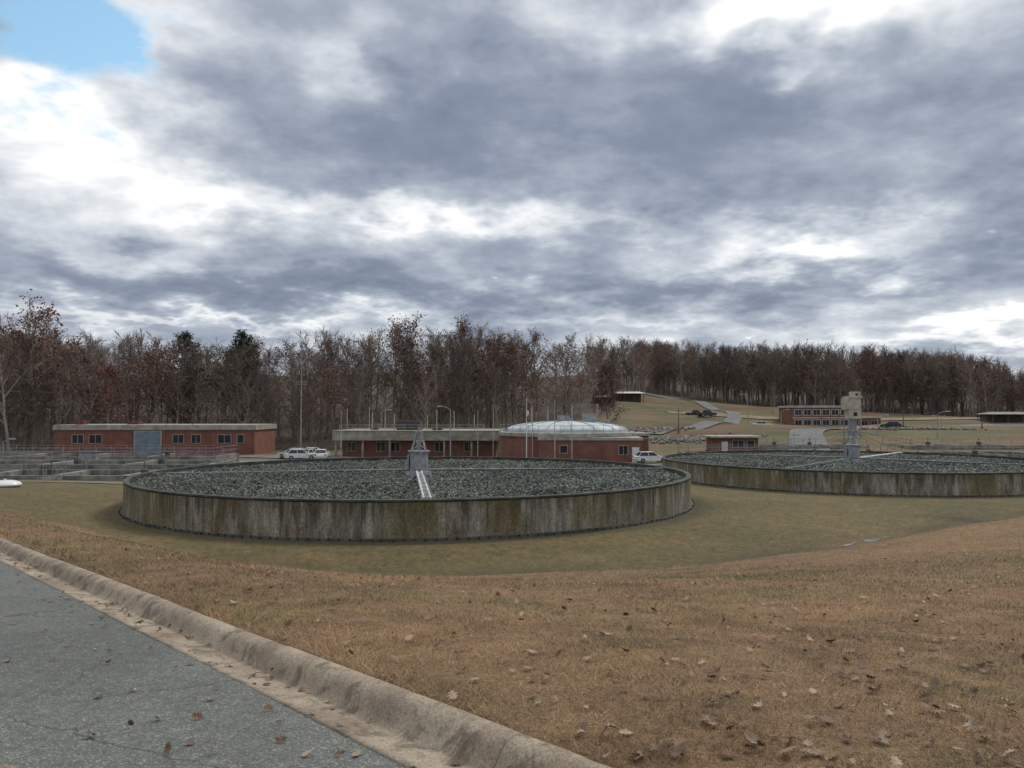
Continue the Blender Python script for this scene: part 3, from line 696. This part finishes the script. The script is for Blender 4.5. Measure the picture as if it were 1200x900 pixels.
# ------------------------------------------------------------ trees
def tubes_np(segs,k=3):
    A=np.array([s[0] for s in segs]);B=np.array([s[1] for s in segs]);r0=np.array([s[2] for s in segs]);r1=np.array([s[3] for s in segs]); mi=np.array([s[4] for s in segs])
    d=B-A; d/=np.linalg.norm(d,axis=1)[:,None]+1e-9
    h=np.where(np.abs(d[:,2:3])>.9,np.array([[1.,0,0]]),np.array([[0,0,1.]])); a=np.cross(d,h); a/=np.linalg.norm(a,axis=1)[:,None]; c=np.cross(d,a)
    m=len(segs)
    if k==1:
        rr_=np.random.default_rng(1).uniform(0,np.pi,m)[:,None]; w=a*np.cos(rr_)+c*np.sin(rr_)
        V=np.stack([A-w*r0[:,None],A+w*r0[:,None],B+w*r1[:,None],B-w*r1[:,None]],1).reshape(-1,3)
        return V,np.arange(m*4).reshape(-1,4),mi
    V=[]
    for P,r in((A,r0),(B,r1)):
        for i in range(k):
            t=2*math.pi*i/k; V.append(P+a*(math.cos(t)*r)[:,None]+c*(math.sin(t)*r)[:,None])
    V=np.stack(V,1).reshape(-1,3); o=np.arange(m)[:,None]*2*k; Fc=[]
    for i in range(k):
        j=(i+1)%k; Fc.append(np.c_[o+i,o+j,o+k+j,o+k+i])
    return V,np.stack(Fc,1).reshape(-1,4),np.repeat(mi,k)
def rv(r,s=1): return r.normal(0,s,3)
def deciduous(seed,H=20,leaf=None,nleaf=0,spread=1.0,lo=.3,dens=1.0):
    r=np.random.default_rng(seed); segs=[]; tw=[]; tips=[]
    P=[np.array([0,0,-1.])]; nst=7
    for i in range(nst):
        P.append(np.array([P[-1][0]+r.normal(0,.2),P[-1][1]+r.normal(0,.2),H*.86*(i+1)/nst]))
    rad=lambda f: .011*H*(1-f)**.8+.03
    for i in range(nst): segs.append((P[i],P[i+1],rad(i/nst),rad((i+1)/nst),0))
    nl=int(19*dens)
    for q in range(nl):
        f=lo+(1-lo)*(q+r.uniform(0,1))/nl; f=min(f,.99); k=int(f*nst); p=P[k]+(P[k+1]-P[k])*(f*nst-k)
        az=q*2.4+r.normal(0,.4); elv=R(25+40*f+r.normal(0,8)); Ln=H*spread*(.32-.2*((f-lo)/(1-lo))**1.5)*r.uniform(.7,1.25)
        d=np.array([math.cos(az)*math.cos(elv),math.sin(az)*math.cos(elv),math.sin(elv)]); r0=rad(f)*.5
        pts=[p]
        for s in range(3):
            d=d+rv(r,.14)+np.array([0,0,.12]); d/=np.linalg.norm(d); pn=pts[-1]+d*Ln/3
            segs.append((pts[-1],pn,r0*(1-s*.3)+.01,r0*(1-(s+1)*.3)+.01,0)); pts.append(pn)
        for s in range(7):
            g_=.2+.8*s/6; kk=min(2,int(g_*3)); p2=pts[kk]+(pts[kk+1]-pts[kk])*min(1,g_*3-kk)
            d2=d+rv(r,.55); d2/=np.linalg.norm(d2); L2=Ln*.42*r.uniform(.6,1.1); p3=p2+d2*L2
            tw.append((p2,p3,.05,.03,1))
            for w in range(6):
                g2=.15+.85*w/5; a=p2+(p3-p2)*g2; d3=d2+rv(r,.6)+np.array([0,0,.15]); d3/=np.linalg.norm(d3); L3=r.uniform(.6,1.5)*H/20
                b2=a+d3*L3; tw.append((a,b2,.032,.012,1)); tips.append(b2)
    V,Fc,mi=tubes_np(segs); V2,F2,m2=tubes_np(tw,1); Fc=np.r_[Fc,F2+len(V)]; V=np.r_[V,V2]; mi=np.r_[mi,m2]
    mats=[M_bark,M_twig]+([leaf] if leaf else [])
    if leaf:
        T_=np.array(tips); c=T_[r.integers(0,len(T_),nleaf)]+r.normal(0,.35,(nleaf,3))
        s=r.uniform(.09,.2,nleaf)[:,None]*H/20*1.1; a=r.normal(size=(nleaf,3)); a/=np.linalg.norm(a,axis=1)[:,None]; b2=np.cross(a,r.normal(size=(nleaf,3))); b2/=np.linalg.norm(b2,axis=1)[:,None]
        LV=np.stack([c-a*s,c+b2*s*.8,c+a*s,c-b2*s*.8],1).reshape(-1,3); LF=np.arange(nleaf*4).reshape(-1,4)+len(V)
        V=np.r_[V,LV];Fc=np.r_[Fc,LF];mi=np.r_[mi,np.full(nleaf,2)]
    return V,Fc,mi,mats
def pine(seed,H=20):
    r=np.random.default_rng(seed); segs=[(np.array([0,0,-1.]),np.array([.1,0,H*.5]),.2,.13,0),(np.array([.1,0,H*.5]),np.array([0,.1,H*.97]),.13,.03,0)]; C=[]
    for q in range(45):
        f=.42+.56*q/45; az=q*2.4+r.normal(0,.3); Ln=H*.19*(1.02-f)**.6*1.4*r.uniform(.6,1.15); p=np.array([0,0,H*f])
        d=np.array([math.cos(az),math.sin(az),r.uniform(.05,.4)]); e_=p+d*Ln; segs.append((p,e_,.05,.02,0))
        for j in range(60): C.append(p+d*Ln*r.uniform(.25,1.08)+rv(r,.28))
    C=np.array(C); m=len(C); V,Fc,mi=tubes_np(segs)
    s=r.uniform(.12,.3,m)[:,None]; a=r.normal(size=(m,3)); a/=np.linalg.norm(a,axis=1)[:,None]; b2=np.cross(a,r.normal(size=(m,3))); b2/=np.linalg.norm(b2,axis=1)[:,None]
    LV=np.stack([C-a*s,C+b2*s*.5,C+a*s,C-b2*s*.5],1).reshape(-1,3)
    return np.r_[V,LV],np.r_[Fc,np.arange(m*4).reshape(-1,4)+len(V)],np.r_[mi,np.full(m,1)],[M_bark,M_pine]
def proto(name,data):
    V,Fc,mi,mats=data; o=mesh_np(name,V,Fc,mats,midx=mi,parent=False); return o.data
bare=[proto('bare_tree_mesh',deciduous(10+i,20,spread=.85+.12*(i%3),lo=.16+.07*(i%4))) for i in range(7)]
rust=[proto('russet_tree_mesh',deciduous(30+i,20,M_redleaf,1300)) for i in range(2)]
thin=[proto('thin_leaf_tree_mesh',deciduous(36,20,M_orange,700))]
pines=[proto('pine_mesh',pine(50+i)) for i in range(2)]
wine=proto('wine_tree_mesh',deciduous(60,20,M_wine,3200,lo=.12))
shrub=proto('shrub_mesh',deciduous(70,20,M_redleaf,200,spread=1.6,lo=.04,dens=.7))
sky_px=[-400,0,40,85,120,200,245,300,370,430,500,600,650,760,850,950,1050,1120,1160,1200,1600]
sky_py=[360,365,360,386,391,394,398,391,384,377,378,384,391,397,402,402,406,411,418,430,442]
woods=empty('distant_woods')
r=np.random.default_rng(99)
def put(me,x,y,h,name='tree',parent=woods,wide=1.0):
    o=bpy.data.objects.new(name,me); s=h/20; o.scale=(s*wide,s*wide,s); o.rotation_euler=(r.normal(0,.03),r.normal(0,.03),r.uniform(0,6.28)); o.location=(x,y,g(x,y)-.2); link(o,parent); return o
nput=0
for it in range(3000):
    if nput>780: break
    x=r.uniform(-180,340) if r.uniform()<.72 else r.uniform(50,220)
    dd=r.uniform(0,1)**1.5*68; y=float(yfront(x))+dd
    px=600+F*x/y
    if px<-90 or px>1310: continue
    top=CAMZ+(484-np.interp(px,sky_px,sky_py))/F*y - g(x,y)
    h=min(top*r.uniform(.74,1.04),27*r.uniform(.8,1)) if dd>14 else min(top,23)*r.uniform(.45,1.0)
    if h<6: continue
    q=r.uniform()
    if q<.87: me=bare[r.integers(7)]
    elif q<.93: me=rust[r.integers(2)]
    elif q<.97: me=thin[0]
    else: me=pines[r.integers(2)] if px<330 and dd>10 else bare[r.integers(7)]
    put(me,x,y,h,wide=r.uniform(.9,1.3)); nput+=1
for it in range(340):
    x=r.uniform(-170,300); y=float(yfront(x))+r.uniform(-3,26); put(shrub,x,y,r.uniform(2.5,7),'undergrowth',wide=1.4)
def single(name,me,px,pt,Y,wide=1.0):
    x=X(px,Y); h=(Z(pt,Y)-g(x,Y))/.97; put(me,x,Y,h,name,None,wide)
single('red_oak_tree',wine,713,428,178,1.0); single('red_oak_tree',wine,128,428,154,1.0); single('russet_oak_tree',rust[0],40,354,158,1.1); single('russet_oak_tree',rust[1],468,376,176,.9); single('russet_oak_tree',rust[0],540,372,200,.9); single('bare_oak_tree',bare[1],12,362,150)
single('pine_tree',pines[0],212,390,180,1.3); single('pine_tree',pines[1],285,390,182,1.3); single('bare_oak_tree',bare[2],500,440,162); single('bare_oak_tree',bare[4],420,430,160); single('bare_oak_tree',bare[3],585,425,165)
single('bare_oak_tree',bare[5],1010,452,238,1.1); single('bare_oak_tree',bare[0],1140,455,236,1.1); single('bare_oak_tree',bare[6],905,448,244,1.1)

# ------------------------------------------------------------ grass
r=np.random.default_rng(5)
NB=560000
rr=np.exp(r.uniform(math.log(3.0),math.log(68),NB)); az=r.uniform(R(-43),R(44),NB)
bx_=rr*np.sin(az);by_=rr*np.cos(az); s,t=st_(bx_,by_)
k=(t>3.15+.03*np.sin(s*3)*np.sin(s*7.7))&(np.hypot(bx_+6.74,by_-57.6)>19.55)&(np.hypot(bx_-34.9,by_-81.5)>19.6)&~((bx_<-29)&(by_>65))
bx_,by_,rr,s,t=bx_[k],by_[k],rr[k],s[k],t[k]; m=len(bx_)
bz=ground(bx_,by_)
sc=np.clip(rr/6,.7,9)**.6
cl=.5+.5*np.sin(bx_*3.1+np.sin(by_*2.3)*2)*np.sin(by_*2.7+1.3)+r.normal(0,.2,m)
hh=(.012+.022*np.clip(cl,0,1.3))*r.uniform(.5,1.7,m)*np.minimum(sc,1.9); ww=.0017*sc*r.uniform(.7,1.5,m)
hh*=np.where(t<3.5,1.6,1)
a=r.uniform(0,2*np.pi,m); lean=r.uniform(.5,2.4,m)*hh
B=np.c_[bx_,by_,bz-.003]; side=np.c_[np.cos(a),np.sin(a),np.zeros(m)]*ww[:,None]; le=np.c_[np.cos(a+1.57+r.normal(0,.5,m)),np.sin(a+1.57+r.normal(0,.5,m)),np.zeros(m)]*lean[:,None]
tip=B+le+np.c_[np.zeros(m),np.zeros(m),hh]
V=np.stack([B-side,B+side,tip],1).reshape(-1,3)
def vnoise(x,y,f,sd):
    q=np.random.default_rng(sd).uniform(size=(256,256)); x=x*f+100;y=y*f+100; xi=np.floor(x).astype(int);yi=np.floor(y).astype(int);fx_=x-xi;fy_=y-yi
    fx_=fx_*fx_*(3-2*fx_);fy_=fy_*fy_*(3-2*fy_); G=lambda i,j:q[i%256,j%256]
    return (G(xi,yi)*(1-fx_)+G(xi+1,yi)*fx_)*(1-fy_)+(G(xi,yi+1)*(1-fx_)+G(xi+1,yi+1)*fx_)*fy_
patch=(vnoise(bx_,by_,.22,1)-.5)+.7*(vnoise(bx_,by_,.8,2)-.5)+.5*(vnoise(bx_,by_,3,3)-.5)
p2=(vnoise(bx_,by_,.5,4)-.5)+.8*(vnoise(bx_,by_,2.0,5)-.5)+.6*(vnoise(bx_,by_,6,6)-.5)
p=r.uniform(size=m)
col=np.where(p[:,None]<.5,[[.315,.195,.102]],np.where(p[:,None]<.82,[[.215,.128,.066]],[[.44,.31,.185]]))
flat=1-sm(-4.0,3.5,ytoe(bx_)-by_)
wetb=np.exp(-((by_-ytoe(bx_)-.8)/1.2)**2)*((bx_>-14)&(bx_<38))
gr=(r.uniform(size=m)<np.clip(.13+1.25*(patch-.03)+.55*flat+.15*wetb,.03,.85)); col=np.where(gr[:,None],[[.112,.128,.042]],col)
col=col*(1-.24*flat*(.4+1.0*vnoise(bx_,by_,.3,9)))[:,None]
col=col*(1-.6*wetb*(.3+.7*vnoise(bx_,by_,.5,8)))[:,None]
wetp=np.exp(-((bx_-27.5)/2.6)**2-((by_-48.5)/1.3)**2); col=col*(1-.75*wetp)[:,None]
col=col*r.uniform(.6,1.2,m)[:,None]*np.clip(1+.75*p2,.45,1.45)[:,None]
mesh_np('grass',V,np.arange(m*3).reshape(-1,3),[M_grass],tint=np.repeat(col,3,0))

# ------------------------------------------------------------ fallen leaves
outl=[(0,-1.0),(.06,-.55),(.38,-.62),(.28,-.3),(.62,-.2),(.34,.02),(.66,.32),(.3,.34),(.34,.72),(.1,.62),(0,1.0),(-.1,.6),(-.34,.7),(-.28,.34),(-.64,.28),(-.34,0),(-.6,-.22),(-.26,-.3),(-.36,-.62),(-.06,-.55)]
OL=np.array(outl)
vs=[];fs=[];tc=[]
def leaf(x,y,z,s,flat=1.0):
    a=r.uniform(0,6.28); c1=r.normal(0,.5)*flat; c2=r.normal(.3,.4)*flat; b0=len(vs)
    rot=Matrix.Rotation(a,3,'Z')@Matrix.Rotation(r.normal(0,.35)*flat,3,'X')@Matrix.Rotation(r.normal(0,.35)*flat,3,'Y')
    pts=[(0,0,0)]+[(p[0],p[1],c1*p[0]**2+c2*.6*p[1]**2) for p in OL]
    P=[rot@Vector((p[0]*s,p[1]*s,p[2]*s)) for p in pts]; lowz=min(p[2] for p in P)
    for p in P: vs.append((x+p[0],y+p[1],z+p[2]-lowz*.8+.004))
    for i in range(len(OL)): fs.append((b0,b0+1+i,b0+1+(i+1)%len(OL)))
    c=np.array([[.26,.165,.10],[.19,.105,.06],[.36,.27,.18],[.13,.08,.05]][r.integers(4)])*r.uniform(.75,1.1)
    tc.extend([c]*len(P))
Q=[]
for i in range(2600):
    d=math.exp(r.uniform(math.log(3),math.log(34))); a=r.uniform(R(-45),R(47)); x,y=d*math.sin(a),d*math.cos(a); s,t=st_(x,y)
    if t>3.2:
        if r.uniform()<.28+.5*(a>0): Q.append((x,y,g(x,y)+.014,r.uniform(.03,.072)))
    elif t<2.5 and r.uniform()<.12: Q.append((x,y,zroad1(s,t),r.uniform(.03,.06)))
for i in range(260):
    s=r.uniform(-2,24); t=r.uniform(2.6,2.9) if r.uniform()<.75 else r.uniform(2.2,2.6); x,y=xy_(s,t); Q.append((x,y,zroad1(s,t)-.02*(t>2.6),r.uniform(.025,.055)))
for q in Q: leaf(*q)
mesh_np('fallen_leaves',np.array(vs),np.array(fs),[M_leaf],tint=np.array(tc))

# ------------------------------------------------------------ world sky
w=bpy.data.worlds.new('World'); scene.world=w; w.use_nodes=True; nt=w.node_tree; nt.nodes.clear()
try: w.cycles.sampling_method='NONE'
except Exception as ex: print(ex)
out=N(nt,'ShaderNodeOutputWorld')
co=N(nt,'ShaderNodeTexCoord').outputs['Generated']
sp=N(nt,'ShaderNodeSeparateXYZ'); nt.links.new(co,sp.inputs[0])
zc=math_(nt,'MAXIMUM',sp.outputs[2],0.0); den=math_(nt,'ADD',zc,.24)
cbn=N(nt,'ShaderNodeCombineXYZ'); nt.links.new(math_(nt,'DIVIDE',sp.outputs[0],den),cbn.inputs[0]); nt.links.new(math_(nt,'DIVIDE',sp.outputs[1],den),cbn.inputs[1])
P_=cbn.outputs[0]
nA=noise(nt,P_,1.9,5,.5,.15); nB=noise(nt,P_,6.5,4,.6,.1)
nw=N(nt,'ShaderNodeTexNoise'); nw.inputs['Scale'].default_value=3.6; nw.inputs['Detail'].default_value=4; nw.inputs['Roughness'].default_value=.6; nt.links.new(P_,nw.inputs['Vector'])
sw=N(nt,'ShaderNodeSeparateColor'); nt.links.new(nw.outputs['Color'],sw.inputs[0])
az0=math_(nt,'ARCTAN2',sp.outputs[0],sp.outputs[1]); el0=math_(nt,'ARCSINE',sp.outputs[2])
az_=math_(nt,'ADD',az0,math_(nt,'MULTIPLY',math_(nt,'SUBTRACT',sw.outputs[0],.5),.32))
el_=math_(nt,'ADD',el0,math_(nt,'MULTIPLY',math_(nt,'SUBTRACT',sw.outputs[1],.5),.16))
def blob(px,py,rx,ry,amp):
    a0=math.atan((px-600)/F); e0=math.atan((484-py)/F*math.cos(a0))
    dx=math_(nt,'MULTIPLY_ADD',az_,F/rx,-a0*F/rx); dy=math_(nt,'MULTIPLY_ADD',el_,F/ry,-e0*F/ry)
    d2=math_(nt,'MULTIPLY_ADD',dx,dx,math_(nt,'MULTIPLY',dy,dy))
    return math_(nt,'MULTIPLY',math_(nt,'POWER',.3679,d2),amp)
v=math_(nt,'MULTIPLY_ADD',nA,1.1,-.075)
v=math_(nt,'ADD',v,math_(nt,'MULTIPLY_ADD',nB,.6,-.3))
for bb in [(50,165,170,55,.38),(20,105,120,35,.3),(240,238,110,25,.28),(150,15,50,30,.25),(920,0,150,34,.75),(925,75,30,14,.3),(395,75,50,50,.24),(500,252,170,18,.36),(950,285,120,22,.5),(640,5,80,25,.15),
           (230,374,260,10,.34),(1140,398,160,15,.4),(760,385,200,8,.15),(740,264,300,14,.16),(80,270,120,25,.08),
           (420,150,270,75,-.24),(1020,165,290,85,-.26),(720,90,230,60,-.18),(260,330,330,20,-.26),(820,342,400,15,-.22)]:
    v=math_(nt,'ADD',v,blob(*bb))
hi=N(nt,'ShaderNodeMapRange'); hi.inputs[1].default_value=.5; hi.inputs[2].default_value=.85; hi.inputs[3].default_value=0; hi.inputs[4].default_value=.5; nt.links.new(sp.outputs[2],hi.inputs[0])  # extra brightness added to the overhead sky, out of view, as fill light
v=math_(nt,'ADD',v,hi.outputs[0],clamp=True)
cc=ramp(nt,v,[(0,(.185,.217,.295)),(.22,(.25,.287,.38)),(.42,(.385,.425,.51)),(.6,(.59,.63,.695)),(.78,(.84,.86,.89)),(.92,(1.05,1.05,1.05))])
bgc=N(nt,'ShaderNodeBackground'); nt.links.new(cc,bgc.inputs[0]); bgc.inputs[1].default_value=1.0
skyn=N(nt,'ShaderNodeTexSky'); skyn.sky_type='NISHITA'; skyn.sun_disc=False; skyn.sun_elevation=R(48); skyn.sun_rotation=R(40)
bgs=N(nt,'ShaderNodeBackground'); nt.links.new(mixc(nt,1.0,skyn.outputs[0],(1.55,1.8,1.6),'MULTIPLY'),bgs.inputs[0]); bgs.inputs[1].default_value=.12
bm_=math_(nt,'ADD',blob(35,20,115,72,1.4),math_(nt,'MULTIPLY_ADD',nB,2.4,-1.2))
bmask=ramp(nt,bm_,[(.42,(0.02,0.02,0.02)),(1.0,(1,1,1))])
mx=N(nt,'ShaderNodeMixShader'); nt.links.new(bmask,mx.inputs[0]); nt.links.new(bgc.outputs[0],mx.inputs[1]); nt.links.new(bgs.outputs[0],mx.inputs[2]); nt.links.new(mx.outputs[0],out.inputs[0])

sun=bpy.data.lights.new('sun','SUN'); sun.energy=1.5; sun.angle=R(12); sun.color=(1,.94,.86)
so=bpy.data.objects.new('sun',sun); link(so)
dv=Vector((math.sin(R(40))*math.cos(R(48)),math.cos(R(40))*math.cos(R(48)),math.sin(R(48))))
so.rotation_euler=dv.to_track_quat('Z','Y').to_euler()

cam=bpy.data.cameras.new('camera'); cam.sensor_width=36; cam.lens=F/1200*36; cam.clip_end=8000; cam.clip_start=.05
cmo=bpy.data.objects.new('camera',cam); cmo.location=(0,0,CAMZ); cmo.rotation_euler=(R(90+2.1),0,0); link(cmo)
scene.camera=cmo
scene.view_settings.view_transform='Standard'; scene.view_settings.look='None'; scene.view_settings.exposure=0
print('ok', nput, len(bpy.data.objects))
